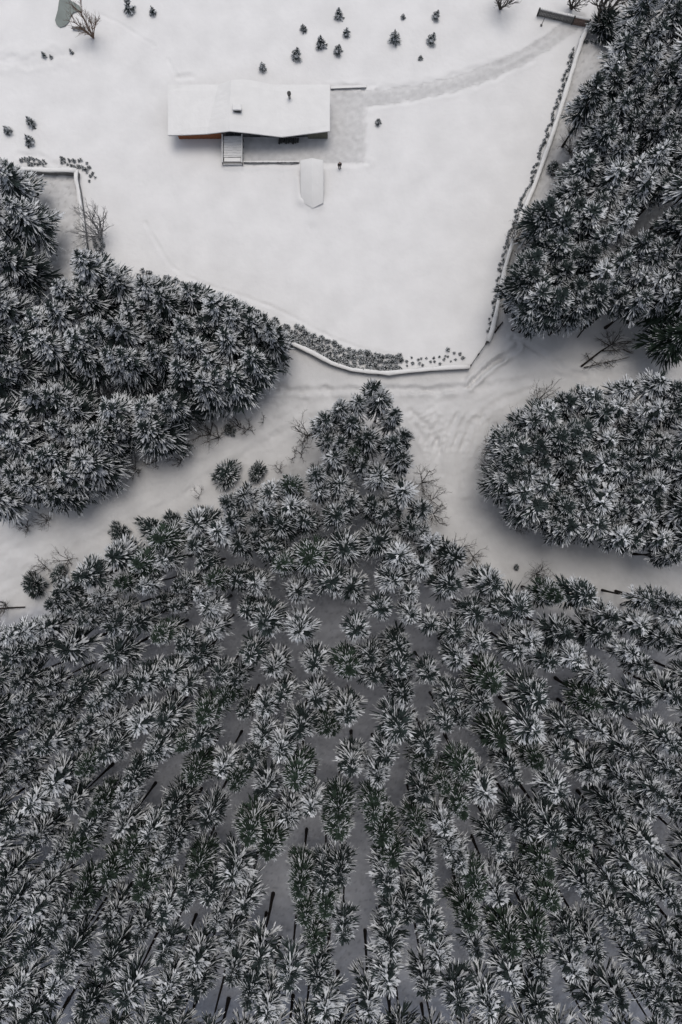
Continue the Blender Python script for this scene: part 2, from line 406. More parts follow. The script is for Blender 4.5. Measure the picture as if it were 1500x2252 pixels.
def proto(key, seed, Ht, cb, R, style, **kw):
    tr, cr = conifer_parts(seed, Ht, cb, R, style, **kw)
    a = bpy.data.objects.new('trunk', tr.mesh('trunk', [M['bark']], True))
    c = bpy.data.objects.new('crown', cr.mesh('crown', [M['green_needle' if key in ('pine_green', 'dark') else 'needle'], M['branch_snow'], M['bark']], False))
    PARK.setdefault(key, []).append([(a, []), (c, [])])
    if key == 'pine' and seed < 104:
        j = MB(); j.add(cr.v, cr.f); j.m = list(cr.m); j.add(tr.v, tr.f, 2)
        JOINED.setdefault(key, []).append(j.mesh('pine', [M['needle'], M['branch_snow'], M['bark']]))
for s in range(10): proto('pine', 100 + s, 18.0, 10.2 + (s % 4) * .6, 2.3 + .14 * (s % 3), 'pine', whorl_dz=.60 + .06 * (s % 3), nb=(7, 9), snow=[1, .75, 1.2, .95, .65, 1.1, .85, 1.25, .8, 1.05][s], droop=[-26, -18, -34, -22, -30, -12, -28, -36, -20, -25][s])
for s in range(4): proto('pine_green', 140 + s, 18.0, 9.0 + .6 * s, 2.3, 'pine', whorl_dz=.58, nb=(8, 10), snow=.6)
for s in range(6): proto('full', 170 + s, 18.0, 9.0, 3.1, 'pine', whorl_dz=.72, nb=(9, 12), wscale=1.1, dense_=1, droop=[-24, -10, -30, -18, -26, -14][s], snow=[.8, .95, .6, .85, .5, .75][s])
for s in range(6): proto('spruce', 200 + s, 18.0, 6.0, 3.4, 'spruce', whorl_dz=.85, nb=(9, 12), wscale=1.3, dense_=1, snow=[1, 1.2, .8, 1.1, .7, 1][s])
for s in range(2): proto('dark', 250 + s, 19.0, 6.0, 3.7, 'spruce', whorl_dz=.7, nb=(9, 11), snow=0.3, wscale=1.4)
for s in range(4): proto('small', 300 + s, 2.0, .2, .78, 'spruce', whorl_dz=.2, nb=(7, 9), wscale=.6, snow=1.15)
for s in range(5): proto('shrub', 320 + s, 0.95, .05, .60, 'spruce', whorl_dz=.2, nb=(6, 8), wscale=.65, snow=1.0)
for s in range(4): proto('bush', 340 + s, 2.8, .2, 2.0, 'pine', whorl_dz=.26, nb=(7, 12), wscale=1.0, snow=0.55, droop=10)

PLANT = [(243,1225),(352,1231),(256,1284),(307,1289),(173,1268),(107,1330),(173,1369),(88,1385),(235,1383),(283,1377),(248,1345),(339,1404),(376,1337),(387,1292),(141,1433),(61,1433),(237,1450),(40,1396),(4,1404),(8,1450),(125,1302),(205,1318),
(748,889),(787,883),(840,869),(821,851),(771,924),(859,917),(748,972),(811,959),(867,969),(797,1025),(837,1044),(745,1063),(696,1041),(891,1081),(771,1100),(821,1113),(635,1063),(739,1132),(667,1143),(616,1153),(845,1132),(907,1159),(835,1191),(952,1193),(757,1206),(883,1222),
(532,1089),(593,1079),(495,1105),(559,1145),(476,1169),(420,1201),(521,1199),(588,1207),(617,1241),(401,1289),(460,1276),(519,1276),(559,1287),(679,1228),(652,1303),(732,1281),(775,1291),(452,1340),(540,1348),(577,1369),(463,1388),(428,1151),(440,1240),(345,1185),(300,1240),
(1005,1229),(931,1251),(867,1277),(907,1307),(992,1291),(1091,1288),(837,1341),(1053,1352),(1104,1347),(1152,1339),(909,1357),(952,1376),(1008,1395),(781,1389),(877,1429),(816,1451),(1059,1419),(880,1475),(821,1491),(944,1488),(1013,1456),(1147,1437),(1088,1509),(1000,1541),(768,1475),(888,1536),(1068,1554),
(1229,1314),(1302,1314),(1247,1400),(1335,1400),(1421,1377),(1399,1441),(1424,1470),(1178,1413),(1221,1461),(1277,1456),(1328,1494),(1475,1410),(1495,1362),(1437,1322),(1186,1543),(1312,1552),(1373,1558),(1428,1546),(1497,1537),(1356,1362),(1490,1328),
(91,1515),(32,1504),(157,1520),(235,1528),(299,1512),(360,1493),(27,1587),(112,1573),(197,1557),(173,1605),(229,1605),(296,1602),(355,1592),(157,1645),(219,1669),(331,1664),(27,1693),(171,1700),(283,1720),(107,1733),(8,1736),(149,1779),(256,1771),(373,1787),(203,1790),(85,1650),(40,1640),(395,1425),
(655,1391),(425,1452),(548,1447),(601,1473),(689,1468),(476,1497),(513,1500),(404,1516),(617,1537),(692,1545),(487,1545),(532,1572),(577,1567),(441,1583),(719,1607),(660,1610),(764,1580),(575,1628),(433,1632),(615,1662),(551,1675),(484,1700),(420,1713),(647,1724),(513,1733),(583,1742),(775,1695),(395,1650),
(879,1615),(943,1649),(988,1601),(1023,1590),(852,1673),(833,1718),(1025,1708),(1105,1633),(932,1761),(983,1742),(1073,1756),(1132,1703),(823,1801),(745,1799),(921,1831),(980,1831),(841,1850),(1100,1865),(996,1884),(937,1695),(1020,1795),
(1180,1617),(1260,1612),(1249,1671),(1188,1684),(1327,1615),(1396,1665),(1492,1649),(1313,1703),(1233,1753),(1140,1724),(1385,1732),(1484,1700),(1457,1753),(1439,1799),(1164,1836),(1225,1840),(1303,1849),(1441,1871),(1287,1885),(1497,1793),(1370,1800),(1380,1860),
(683,1783),(744,1840),(632,1807),(453,1815),(544,1849),(587,1881),(424,1927),(507,1937),(709,1956),(747,1940),(656,1967),(453,1985),(533,2000),(405,1995),(667,2030),(715,2012),(424,2137),(427,2190),(544,2211),(632,2171),(696,2179),(717,2240),(507,2161),(587,2243),(755,2065),(472,2040),(370,1865),(690,2090),
(856,1959),(936,1983),(1016,1914),(1056,1973),(1109,1890),(1099,1985),(1152,1957),(861,2026),(853,2178),(941,2186),(971,2122),(1037,2042),(1051,2103),(1011,2218),(1131,2098),(947,2063),(899,2025),(813,2240),(1080,2239),(860,2100),(940,1915),(865,1900),
(1303,1973),(1220,1999),(1455,1882),(1407,1925),(1361,2037),(1433,2010),(1495,1999),(1193,2087),(1273,2090),(1273,2154),(1407,2085),(1433,2154),(1313,2229),(1369,2215),(1193,2237),(1468,2234),(1497,2111),(1210,1925),(1350,1950),(1320,2110),(1200,2160),(1130,2175),(1490,2190),
(60,1863),(180,1837),(7,1833),(260,1830),(377,1813),(153,1885),(273,1893),(347,1905),(100,1910),(233,1935),(167,1993),(7,2013),(57,2027),(233,2037),(353,2023),(43,2113),(133,2130),(300,2070),(353,2110),(230,2140),(20,2203),(110,2185),(273,2210),(360,2195),(180,2240),(3,1947),(300,1975),(90,1965),(60,1780),(20,1560),(320,1845),(110,2060),(60,2245),(350,2250),(500,2080),(570,2120)]
RIGHT = [(1495,7),(1407,47),(1465,42),(1383,80),(1435,68),(1365,126),(1435,112),(1480,140),(1320,175),(1386,205),(1430,165),(1477,195),(1348,233),(1402,250),(1449,266),(1337,296),(1383,305),(1302,340),(1418,350),(1468,320),(1353,350),
(1270,408),(1310,460),(1250,470),(1214,450),(1354,410),(1416,405),(1468,395),(1388,470),(1310,548),(1385,559),(1345,505),(1472,534),(1184,562),(1254,587),(1192,615),(1178,598),(1425,600),(1326,632),(1237,650),(1377,645),(1427,645),(1483,632),(1206,655),(1290,655),(1196,642),(1340,585),(1240,530),(1495,590),(1280,625)]
RIGHT_LOW = [(1260,883),(1310,868),(1368,889),(1389,850),(1461,838),(1179,925),(1215,905),(1296,945),(1425,940),(1461,895),(1194,982),(1257,1021),(1335,1015),(1407,967),(1470,966),(1404,1030),(1150,985),(1170,1045),(1212,1066),(1302,1066),(1398,1082),(1461,1060),(1497,1006),(1182,1108),(1254,1117),(1371,1124),(1320,1150),(1434,1141),(1470,1183),(1404,1186),(1497,1135),(1130,965),(1240,960),(1350,960),(1222,1142),(1125,1050),(1495,1225)]
DARKT = [(1558,700),(1550,630)]
LEFT = [(15,440),(-25,350),(-12,545),(-30,650),(165,560),(235,597),(310,612),(172,642),(122,620),(105,672),(275,668),(405,628),(465,655),(515,670),(550,702),(588,715),(492,731),(420,748),(391,698),(324,693),(436,704),(452,787),(380,797),(329,757),(548,771),(532,752),(355,872),(503,816),(308,930),(75,742),(160,760),(227,771),(262,768),(192,704),(240,704),(384,740),(224,891),(301,893),(133,891),(98,861),(53,861),(29,925),(250,933),(195,949),(152,949),(80,995),(165,1005),(122,1040),(3,963),(13,1035),(35,1065),(-5,790),(60,690),(25,720),(440,830),(100,930),(55,1010),(90,1080)]
PLANT += [(715,922),(722,962),(893,955),(886,1004),(872,905),(735,1003),(778,990),(700,1075),(860,1120),(930,1120),(580,1115),(640,1110),(505,1140),(930,1170),(560,1180),(340,1330),(200,1345),(430,1310),(150,1345)]
LEFT += [(345,640),(500,690),(470,820),(150,730)]
RIGHT += [(1365,160),(1410,195),(1455,100),(1330,265),(1370,360),(1440,380),(1400,440),(1330,500),(1280,450),(1410,590),(1365,610),(1215,520),(1270,560),(1350,270),(1490,300),(1440,230),(1480,260),(1490,380),(1440,560),(1495,470),(1430,520),(1460,605),(1330,430),(1395,300)]
RIGHT_LOW += [(1345,1085),(1365,1040),(1425,1105),(1390,1000),(1290,1115),(1330,1110),(1425,900),(1440,1060),(1380,1180),(1440,1000),(1350,1000),(1450,1100),(1290,1000),(1340,905),(1495,900),(1495,850),(1270,950),(1140,1010),(1200,1020),(1260,1160),(1160,1080)]
OUT_PLANT = [(-55, y) for y in range(1430, 2330, 78)] + [(1560, y) for y in range(1350, 2330, 78)] + [(x, 2330) for x in range(0, 1540, 74)]
OUT_RIGHT = [(1555, y) for y in range(-20, 680, 80)] + [(1510, -60), (1450, -50)] + [(1556, y) for y in range(870, 1260, 80)]
OUT_PLANT += [(1640 + 75 * (j % 2) + 85 * k, 1360 + 80 * j) for k in range(3) for j in range(13)] + [(-130 - 85 * k, 1440 + 80 * j) for k in range(2) for j in range(12)] + [(x, 2410) for x in range(-60, 1620, 85)]
OUT_RIGHT += [(1630 + 80 * k, -60 + 82 * j) for k in range(3) for j in range(9)] + [(1630 + 80 * k, 870 + 80 * j) for k in range(2) for j in range(5)]
OUT_LEFT = [(-70, y) for y in range(420, 1120, 95)]
all_tips = PLANT + RIGHT + RIGHT_LOW + DARKT + LEFT + OUT_PLANT + OUT_RIGHT + OUT_LEFT
tip_arr = np.array([t for t in all_tips if -100 < t[0] < 1600 and t[1] < 2350], float)
def spacing(px, py):
    d = np.hypot(tip_arr[:, 0] - px, tip_arr[:, 1] - py); d.sort(); return float(d[1:4].mean())
STUFF = []
def crown_scale(px, py, h, nat): 
    want = (0.56 * spacing(px, py) + 11) / F_PX * (CAM_H - h * .75)
    return min(1.22, max(.72, want / nat))
def visible_score(px, py):
    return min(px, 1500 - px, 2252 - py, py) + 0.6 * spacing(px, py)
pine_scores = sorted([visible_score(*t) for t in PLANT + RIGHT + RIGHT_LOW], reverse=True)
PINE_CUT = pine_scores[min(297, len(pine_scores) - 1)]
def plant_stand(lst, key, name, Ht, hz, texts, cat, group, out=False):
    for i, (px, py) in enumerate(lst):
        h = Ht + rnd.uniform(-hz, hz)
        k2 = key
        if key == 'pine' and rnd.random() < (.14 if py < 1650 else .40): k2 = 'pine_green'
        pr = PARK[k2]; ch = pr[rnd.randrange(len(pr))]
        p = P(px, py, h)
        base_h = {'pine': 18, 'pine_green': 18, 'full': 18, 'spruce': 18, 'dark': 19}[k2]
        nat = {'pine': 2.6, 'pine_green': 2.5, 'full': 3.05, 'spruce': 3.4, 'dark': 3.7}[k2]
        s = crown_scale(px, py, h, nat) * rnd.uniform(.84, 1.14) if k2 not in ('spruce', 'dark') else rnd.uniform(.84, 1.12)
        if k2 == 'full': s = rnd.uniform(.84, 1.16)
        elif k2 in ('spruce', 'dark'): s = rnd.uniform(.9, 1.24)
        elif py < 1250: s *= 1.12
        z0 = height_at(p.x, p.y) - .05
        if key in ('pine', 'full') and (out or visible_score(px, py) < PINE_CUT):
            STUFF.append((p.x, p.y, z0, rnd.uniform(0, 6.28), s, (h - z0) / 18.0, rnd.randrange(4))); continue
        o = place_copy(ch, name, (p.x, p.y, z0), rnd.uniform(0, 6.28), (s, s, (h - z0) / base_h))
        size = 'broad' if s > 1.05 else ('slim' if s < .86 else 'medium')
        look = 'greener' if k2 == 'pine_green' else texts[0]
        tag(o, '%s %s %s, %s' % (size, look, texts[1], where(min(max(px, 0), 1500), min(max(py, 0), 2252))), cat, group)
def pine_wood():
    """the pines past the 300 that show largest, as one object"""
    col = bpy.data.collections.new('pine_variants')
    for i, me in enumerate(JOINED['pine']): col.objects.link(bpy.data.objects.new('variant_%d' % i, me))
    me = bpy.data.meshes.new('pine_wood'); me.from_pydata([t[:3] for t in STUFF], [], [])
    for nm, ty_, vals in (('rot', 'FLOAT_VECTOR', [v for t in STUFF for v in (0, 0, t[3])]), ('scl', 'FLOAT_VECTOR', [v for t in STUFF for v in (t[4], t[4], t[5])])):
        at = me.attributes.new(nm, ty_, 'POINT'); at.data.foreach_set('vector', vals)
    at = me.attributes.new('pick', 'INT', 'POINT'); at.data.foreach_set('value', [t[6] for t in STUFF])
    o = bpy.data.objects.new('pine_wood', me); COL.objects.link(o)
    ng = bpy.data.node_groups.new('pine_wood', 'GeometryNodeTree')
    ng.interface.new_socket('Geometry', in_out='INPUT', socket_type='NodeSocketGeometry'); ng.interface.new_socket('Geometry', in_out='OUTPUT', socket_type='NodeSocketGeometry')
    N = ng.nodes; L = ng.links; gi = N.new('NodeGroupInput'); go = N.new('NodeGroupOutput')
    ci = N.new('GeometryNodeCollectionInfo'); ci.inputs['Collection'].default_value = col; ci.inputs['Separate Children'].default_value = True; ci.inputs['Reset Children'].default_value = True
    ip = N.new('GeometryNodeInstanceOnPoints'); ip.inputs['Pick Instance'].default_value = True
    def named(nm, ty_):
        n = N.new('GeometryNodeInputNamedAttribute'); n.data_type = ty_; n.inputs['Name'].default_value = nm; return n.outputs['Attribute']
    L.new(gi.outputs[0], ip.inputs['Points']); L.new(ci.outputs[0], ip.inputs['Instance'])
    L.new(named('pick', 'INT'), ip.inputs['Instance Index']); L.new(named('rot', 'FLOAT_VECTOR'), ip.inputs['Rotation']); L.new(named('scl', 'FLOAT_VECTOR'), ip.inputs['Scale'])
    L.new(ip.outputs[0], go.inputs[0]); md = o.modifiers.new('pines', 'NODES'); md.node_group = ng
    tag(o, 'remaining snowy pines of the wood along the edges of the photo', 'pine wood', kind='stuff')
plant_stand(PLANT, 'pine', 'pine_tree', 19.6, 1.9, ('snowy', 'plantation pine'), 'pine tree', 'pines of the plantation below the road')
plant_stand(RIGHT, 'full', 'pine_tree', 16.2, 1.8, ('snowy', 'pine right of the wall'), 'pine tree', 'pines beyond the right garden wall')
plant_stand(RIGHT_LOW, 'full', 'pine_tree', 15.2, 1.3, ('snowy', 'pine of the right-hand wood'), 'pine tree', 'pines between the two roads on the right')
plant_stand(DARKT, 'dark', 'spruce_tree', 18.0, .5, ('dark', 'spruce almost without snow'), 'spruce tree', 'dark spruces at the right edge')
plant_stand(LEFT, 'spruce', 'spruce_tree', 16.0, 2.3, ('snow-laden', 'spruce left of the garden'), 'spruce tree', 'spruces of the left-hand wood')
plant_stand(OUT_PLANT, 'pine', 'pine_tree', 18.2, 1.1, ('snowy', 'pine cut by the frame'), 'pine tree', 'pines of the plantation below the road', True)
plant_stand(OUT_RIGHT, 'pine', 'pine_tree', 18.6, 1.1, ('snowy', 'pine cut by the right edge'), 'pine tree', 'pines beyond the right garden wall', True)
pine_wood()
plant_stand(OUT_LEFT, 'spruce', 'spruce_tree', 17.5, 1.1, ('snow-laden', 'spruce cut by the left edge'), 'spruce tree', 'spruces of the left-hand wood')

# small garden conifers: (base px, height m)
for px, py, h in [(287,25,2.6),(338,32,1.6),(746,38,2.0),(668,66,1.5),(707,101,2.3),(761,78,1.7),(743,116,2.0),(652,127,2.3),(579,153,1.8),(868,91,2.8),(886,39,1.0),(958,39,1.8),(948,92,2.2),(925,129,.8),(19,292,1.9),(71,275,2.1),(68,315,2.2),(831,272,1.4)]:
    ch = PARK['small'][rnd.randrange(4)]; p = P(px, py, 0); s = h / 2.0
    w = min(1.2, max(.55, s)) * 1.12
    o = place_copy(ch, 'small_spruce', (p.x, p.y, height_at(p.x, p.y) - .03), rnd.uniform(0, 6.28), (w, w, s))
    tag(o, '%s little spruce on the white lawn, %s' % ('taller' if h > 2.1 else ('tiny' if h < 1.2 else 'low'), where(px, py - 4)), 'young spruce', 'little spruces scattered on the lawn')

# dark rounded bushes by the roads
for px, py, s, lab in [(503,1045,1.0,'round dark evergreen bush standing alone at the wedge-shaped plantation edge by the road'),(567,1040,.8,'smaller dark bush right of the round evergreen at the road edge'),(345,1165,1.15,'big dark bush at the plantation edge left of the road bend'),(385,1150,.9,'greyish bush touching the big dark bush at the plantation edge'),(266,1172,.7,'low dark bush at the road, above a broad snowy pine'),(85,1285,1.0,'dark bush at the left road edge, near the frame'),(135,1262,.8,'thin dark bush at the plantation edge beside the left road'),(506,948,.42,'small dark bush on open snow between bare saplings'),(1322,72,1.1,'bluish dark bush outside the top end of the right wall'),(1345,100,.8,'dark bush next to the first pines beyond the wall end'),(1300,245,.7,'grey bush between wall and pines in the upper right'),(1215,375,.5,'little dark bush at the foot of the right wall'),(455,1135,.7,'dark bush tucked against the plantation above the road'),(300,1215,.6,'low dark bush between two snowy pines by the left road'),(1135,1248,.25,'tiny dark round shrub on the road verge, lower right')]:
    ch = PARK['bush'][rnd.randrange(4)]; p = P(px, py, 0); s *= 1.25
    o = place_copy(ch, 'evergreen_bush', (p.x, p.y, 0), rnd.uniform(0, 6.28), (s * rnd.uniform(1.0, 1.35), s * rnd.uniform(.7, 1.0), s * rnd.uniform(.7, 1.0))); tag(o, lab, 'bush')

# hedges: single little shrubs set along lines
def hedge(line, n, rows, spread, text, group, smin=.7, smax=1.2):
    L = [P(x, y, 0) for x, y in line]; seg = [(b_ - a_).length for a_, b_ in zip(L[:-1], L[1:])]; tot = sum(seg)
    for r in range(rows):
        for i in range(n):
            d = tot * (i + rnd.uniform(.1, .9)) / n; j = 0
            while j < len(seg) - 1 and d > seg[j]: d -= seg[j]; j += 1
            t = min(1, d / seg[j]); q = L[j].lerp(L[j + 1], t); nn = (L[j + 1] - L[j]).normalized().cross(Vector((0, 0, 1)))
            q = q + nn * ((r - (rows - 1) / 2) * spread + rnd.uniform(-.28, .28))
            s = rnd.uniform(smin, smax); ch = PARK['shrub'][rnd.randrange(4)]
            o = place_copy(ch, 'hedge_shrub', (q.x, q.y, height_at(q.x, q.y) - .05), rnd.uniform(0, 6.28), (s, s, s * rnd.uniform(.8, 1.25)))
            px = line[j][0] + t * (line[j + 1][0] - line[j][0]); py = line[j][1] + t * (line[j + 1][1] - line[j][1])
            tag(o, '%s, %s' % (text, where(px, py)), 'shrub', group)
hedge([(1262, 108), (1222, 240), (1197, 312), (1168, 396), (1140, 462), (1120, 520), (1102, 585), (1091, 640), (1082, 690), (1072, 730)], 100, 1, 0, 'snowy hedge shrub along the right wall', 'shrubs lining the right garden wall', .55, .85)
hedge([(300, 600), (370, 622), (450, 652), (530, 682), (590, 705), (640, 733)], 26, 2, .9, 'hedge shrub behind the left spruces', 'shrubs of the hedge behind the spruces', .8, 1.25)
hedge([(640, 733), (690, 757), (730, 776), (775, 791), (830, 801), (884, 802)], 32, 4, .75, 'dense dark hedge shrub in the bend', 'shrubs of the dense hedge at the lower wall', .9, 1.35)
hedge([(890, 797), (930, 795), (975, 789), (1018, 783)], 11, 2, .8, 'small separate shrub in the snow', 'little shrubs in the lower garden corner', .45, .8)
hedge([(132, 354), (158, 358), (183, 362), (198, 376), (205, 398)], 13, 2, .7, 'small shrub round the left wall corner', 'little shrubs at the left wall corner', .5, .85)
hedge([(48, 352), (75, 357), (106, 364)], 10, 2, .6, 'small shrub above the left wall', 'little shrubs at the left wall corner', .5, .8)
hedge([(215, 520), (220, 560), (225, 600)], 8, 2, 1.0, 'snowy shrub beside the left wall end', 'little shrubs at the left wall corner', .8, 1.2)
for px, py, s in [(98, 124, 1.0), (112, 126, .6), (156, 114, .7), (985, 770, 1.0), (1279, 86, .9), (1290, 93, .8), (1300, 93, .8), (1309, 95, .8), (1282, 92, .7)]:
    p = P(px, py, 0); o = place_copy(PARK['shrub'][rnd.randrange(4)], 'garden_shrub', (p.x, p.y, 0), rnd.uniform(0, 6.28), (s, s, s))
    tag(o, 'single low shrub in the snow, %s' % where(px, py), 'shrub', 'single shrubs in the garden')

# ------------------------------------------------------------------ bare shrubs and trees
def bare(name, base, Ht, spread, seed, material, label, cat='bare shrub', stems=5, depth=3, lean=(0, 0), r0=.05, group=None, trunk=False):
    r0 *= 1.7
    g = random.Random(seed); root = empty(name, base); st = MB(); tw = MB()
    def grow(p, d, L, r, lev):
        n = 3; q = [p]; c = p.copy(); dd = d.copy()
        for i in range(n):
            dd = (dd + Vector((g.uniform(-.13, .13), g.uniform(-.13, .13), g.uniform(-.02, .12)))).normalized(); c = c + dd * L / n; q.append(c.copy())
        (st if lev == 0 else tw).tube(q, [r, r * .85, r * .7, r * .5], 4 if lev else 5)
        if lev < depth:
            for i in range(3 if lev else 5):
                t = g.uniform(.3, 1.0); pt = q[min(2, int(t * 3))].lerp(q[min(3, int(t * 3) + 1)], t * 3 % 1)
                az = g.uniform(0, 6.28); o = Vector((math.cos(az), math.sin(az), g.uniform(-.1, .5)))
                grow(pt, (dd * .9 + o * .55).normalized(), L * g.uniform(.4, .62), r * .5, lev + 1)
    for k in range(stems):
        az = 2 * math.pi * (k + g.random() * .6) / stems
        d = Vector((math.cos(az) * spread + lean[0], math.sin(az) * spread + lean[1], 1.0)).normalized()
        if trunk: d = Vector((lean[0] + g.uniform(-.1, .1), lean[1] + g.uniform(-.1, .1), 1)).normalized()
        grow(Vector((g.uniform(-.1, .1), g.uniform(-.1, .1), -.1)), d, Ht * g.uniform(.6, .8), r0 * g.uniform(.7, 1.2), 0)
    st.build('stem', material, root); tw.build('twigs', material, root)
    tag(root, label, cat, group); return root
B = [((222,520),6.5,.45,'frost_twig','big twiggy bush leaning over the left garden wall',12,.06),
 ((205,82),4.0,.45,'brown_twig','brown leafless garden tree beside the little pond',9,.06),
 ((524,937),3.2,.30,'twig','bare sapling clump with upright stems above the left road',4,.04),
 ((546,944),2.4,.45,'twig','lower bare clump right of the upright sapling stems',5,.03),
 ((580,927),2.0,.25,'twig','lone Y-shaped bare sapling on open snow',2,.035),
 ((679,957),4.0,.35,'twig','tall bare shrub left of the plantation tip',7,.045),
 ((668,972),2.4,.40,'twig','small bare shrub just below the tall one by the plantation tip',3,.04),
 ((661,998),3.0,.35,'twig','sparse bare sapling above a bright snowy pine',3,.04),
 ((648,1004),2.6,.30,'twig','thin bare sapling farthest left of the group near the plantation tip',2,.035),
 ((614,1032),2.2,.28,'twig','small bare sapling between dark bush and pines',3,.04),
 ((462,955),3.6,.45,'twig','bare branchy shrub beside the left spruces, left of the small dark bush',5,.05),
 ((482,962),3.0,.45,'twig','bare shrub touching the small dark bush on the snow',5,.04),
 ((412,985),2.6,.6,'twig','thin scrub at the foot of the left spruces by the road',5,.03),
 ((398,1012),2.6,.6,'twig','low bare scrub on the left road verge',6,.035),
 ((340,1015),2.2,.7,'twig','scattered bare scrub where the left spruces end',6,.03),
 ((300,1035),2.2,.7,'twig','faint bare scrub below the left spruces',6,.03),
 ((105,1145),2.0,.8,'twig','thin scrub at the lower end of the left spruces',7,.03),
 ((60,1160),2.0,.8,'twig','pale scrub at the left road edge near the frame',7,.03),
 ((440,1090),2.0,.5,'twig','thin bent twigs beside the left road bend',3,.03),
 ((12,1330),2.8,.6,'twig','scrub above the fallen log at the left edge',6,.035),
 ((100,1248),2.6,.6,'twig','bare scrub beside the dark bush at the left road',6,.035),
 ((150,1230),2.6,.6,'twig','bare scrub at the plantation edge along the left road',6,.035),
 ((1135,530),4.6,.5,'twig','feathery bare bush spilling over the right wall',13,.03),
 ((1165,520),4.2,.5,'twig','bare bush outside the right wall beside the pines',10,.035),
 ((1290,262),4.5,.55,'twig','dense bare thicket between right wall and pines',14,.04),
 ((1305,300),4.0,.55,'twig','bare thicket below the dense one outside the right wall',12,.04),
 ((1255,335),4.0,.6,'twig','bare thicket in the strip outside the right wall',12,.035),
 ((1240,405),3.6,.6,'twig','brown scrub outside the right wall halfway down',10,.035),
 ((1160,575),3.2,.6,'twig','scrub between right wall and the lowest pines',9,.03),
 ((928,1062),3.6,.55,'twig','bare bush on the right side of the plantation tip',9,.035),
 ((950,1100),3.0,.6,'twig','thin bare bush between plantation and right road',7,.03),
 ((952,1132),2.6,.7,'twig','spreading bare scrub beside the right road',8,.035),
 ((1000,1205),3.2,.6,'twig','crooked bare shrub on the verge of the right road',5,.045),
 ((1040,1225),2.6,.7,'twig','low bare scrub lower on the right road verge',6,.035),
 ((1180,1262),3.4,.5,'twig','feathery bare bush above a large snowy pine, lower right',12,.03),
 ((1080,985),3.0,.7,'twig','grey scrub fringing the right-hand wood on its left side',11,.03),
 ((1075,1020),3.0,.7,'twig','grey scrub below, on the left side of the right-hand wood',11,.03),
 ((1185,880),3.4,.6,'twig','feathery scrub at the upper left of the right-hand wood',11,.03),
 ((1130,935),2.6,.7,'twig','thin scrub left of the right-hand wood near the tracks',9,.03),
 ((1140,1155),2.4,.7,'twig','scrub at the lower left foot of the right-hand wood',8,.03),
 ((1100,20),6.0,.6,'twig','blurred bare tree crown cut by the top edge',10,.05),
 ((1256,20),4.5,.35,'twig','bare trunk rising behind the board fence',5,.09),
 ((1315,48),9.0,.22,'twig','tall bare tree just outside the top of the right wall',5,.12),
 ((1376,78),10.0,.16,'pale_bark','pale-stemmed bare tree behind the dark bush, top right',3,.13),
 ((1400,55),7.0,.35,'pale_bark','pale bare tree beside the first pines, top right',5,.08),
 ((1345,760),2.5,.9,'twig','wide tangle of twigs around the fallen tree',13,.03)]
for i, (bp, h, sp, mt, lab, ns, r0) in enumerate(B):
    if h < 4.5: h *= 1.35
    bare('bare_tree' if h >= 6 else 'bare_shrub', P(bp[0], bp[1], 0), h, sp, 500 + i, M[mt], lab, 'bare tree' if h >= 6 else 'bare shrub', ns, 3 if h > 2.1 else 2, r0=r0)

# fallen tree on the right and logs
ft = empty('fallen_tree', P(1280, 806, .15)); o0 = P(1280, 806, 0)
def rel(px, py, z): return P(px, py, z) - o0
m1 = MB(); m1.tube([rel(1278, 806, .15), rel(1296, 792, .5), rel(1322, 772, .8), rel(1346, 757, 1.2), rel(1358, 738, 1.4)], [.17, .15, .13, .1, .05], 6); m1.build('trunk', M['bark'], ft)
m2 = MB(); g = random.Random(5)
for (a, b_) in [((1284, 808), (1330, 797)), ((1330, 797), (1385, 785)), ((1296, 792), (1288, 776)), ((1322, 772), (1370, 768)), ((1330, 797), (1350, 808)), ((1346, 757), (1396, 750)), ((1300, 790), (1322, 806)), ((1340, 760), (1316, 745)), ((1370, 768), (1392, 778))]:
    m2.tube([rel(*a, .35), rel((a[0] + b_[0]) / 2, (a[1] + b_[1]) / 2 + g.uniform(-3, 3), .7), rel(*b_, .9)], [.09, .06, .03], 5)
    for k in range(12):
        t = g.uniform(.2, 1); c = (a[0] + (b_[0] - a[0]) * t, a[1] + (b_[1] - a[1]) * t)
        m2.tube([rel(*c, .6), rel(c[0] + g.uniform(-18, 18), c[1] + g.uniform(-14, 14), g.uniform(.3, 1.4))], [.03, .012], 3)
m2.build('branches', M['twig'], ft); tag(ft, 'fallen dark leafless tree lying on the snow right of the wall corner', 'fallen tree')
for (a, b_, r, lab) in [((-20, 1341), (55, 1335), .13, 'thin dark fallen trunk at the left edge below the road'), ((88, 1092), (121, 1095), .1, 'short dark fallen trunk at the foot of the left spruces'), ((1088, 732), (1106, 708), .12, 'snow-dusted branch lying outside the wall beside the right pines'), ((1270, 742), (1288, 720), .1, 'short dark branch lying below the right pines')]:
    t = MB(); A, Bp = P(*a, .15), P(*b_, .25); mid = A.lerp(Bp, .5) + Vector((0, .08, .05)); t.tube([A, mid, Bp], [r, r * .9, r * .7], 6)
    for k in range(4):
        q = A.lerp(Bp, .25 + .18 * k); t.tube([q, q + Vector((rnd.uniform(-.6, .6), rnd.uniform(-.6, .6), .3))], [r * .4, r * .15], 4)
    tag(t.build('fallen_log', M['bark']), lab, 'fallen log')

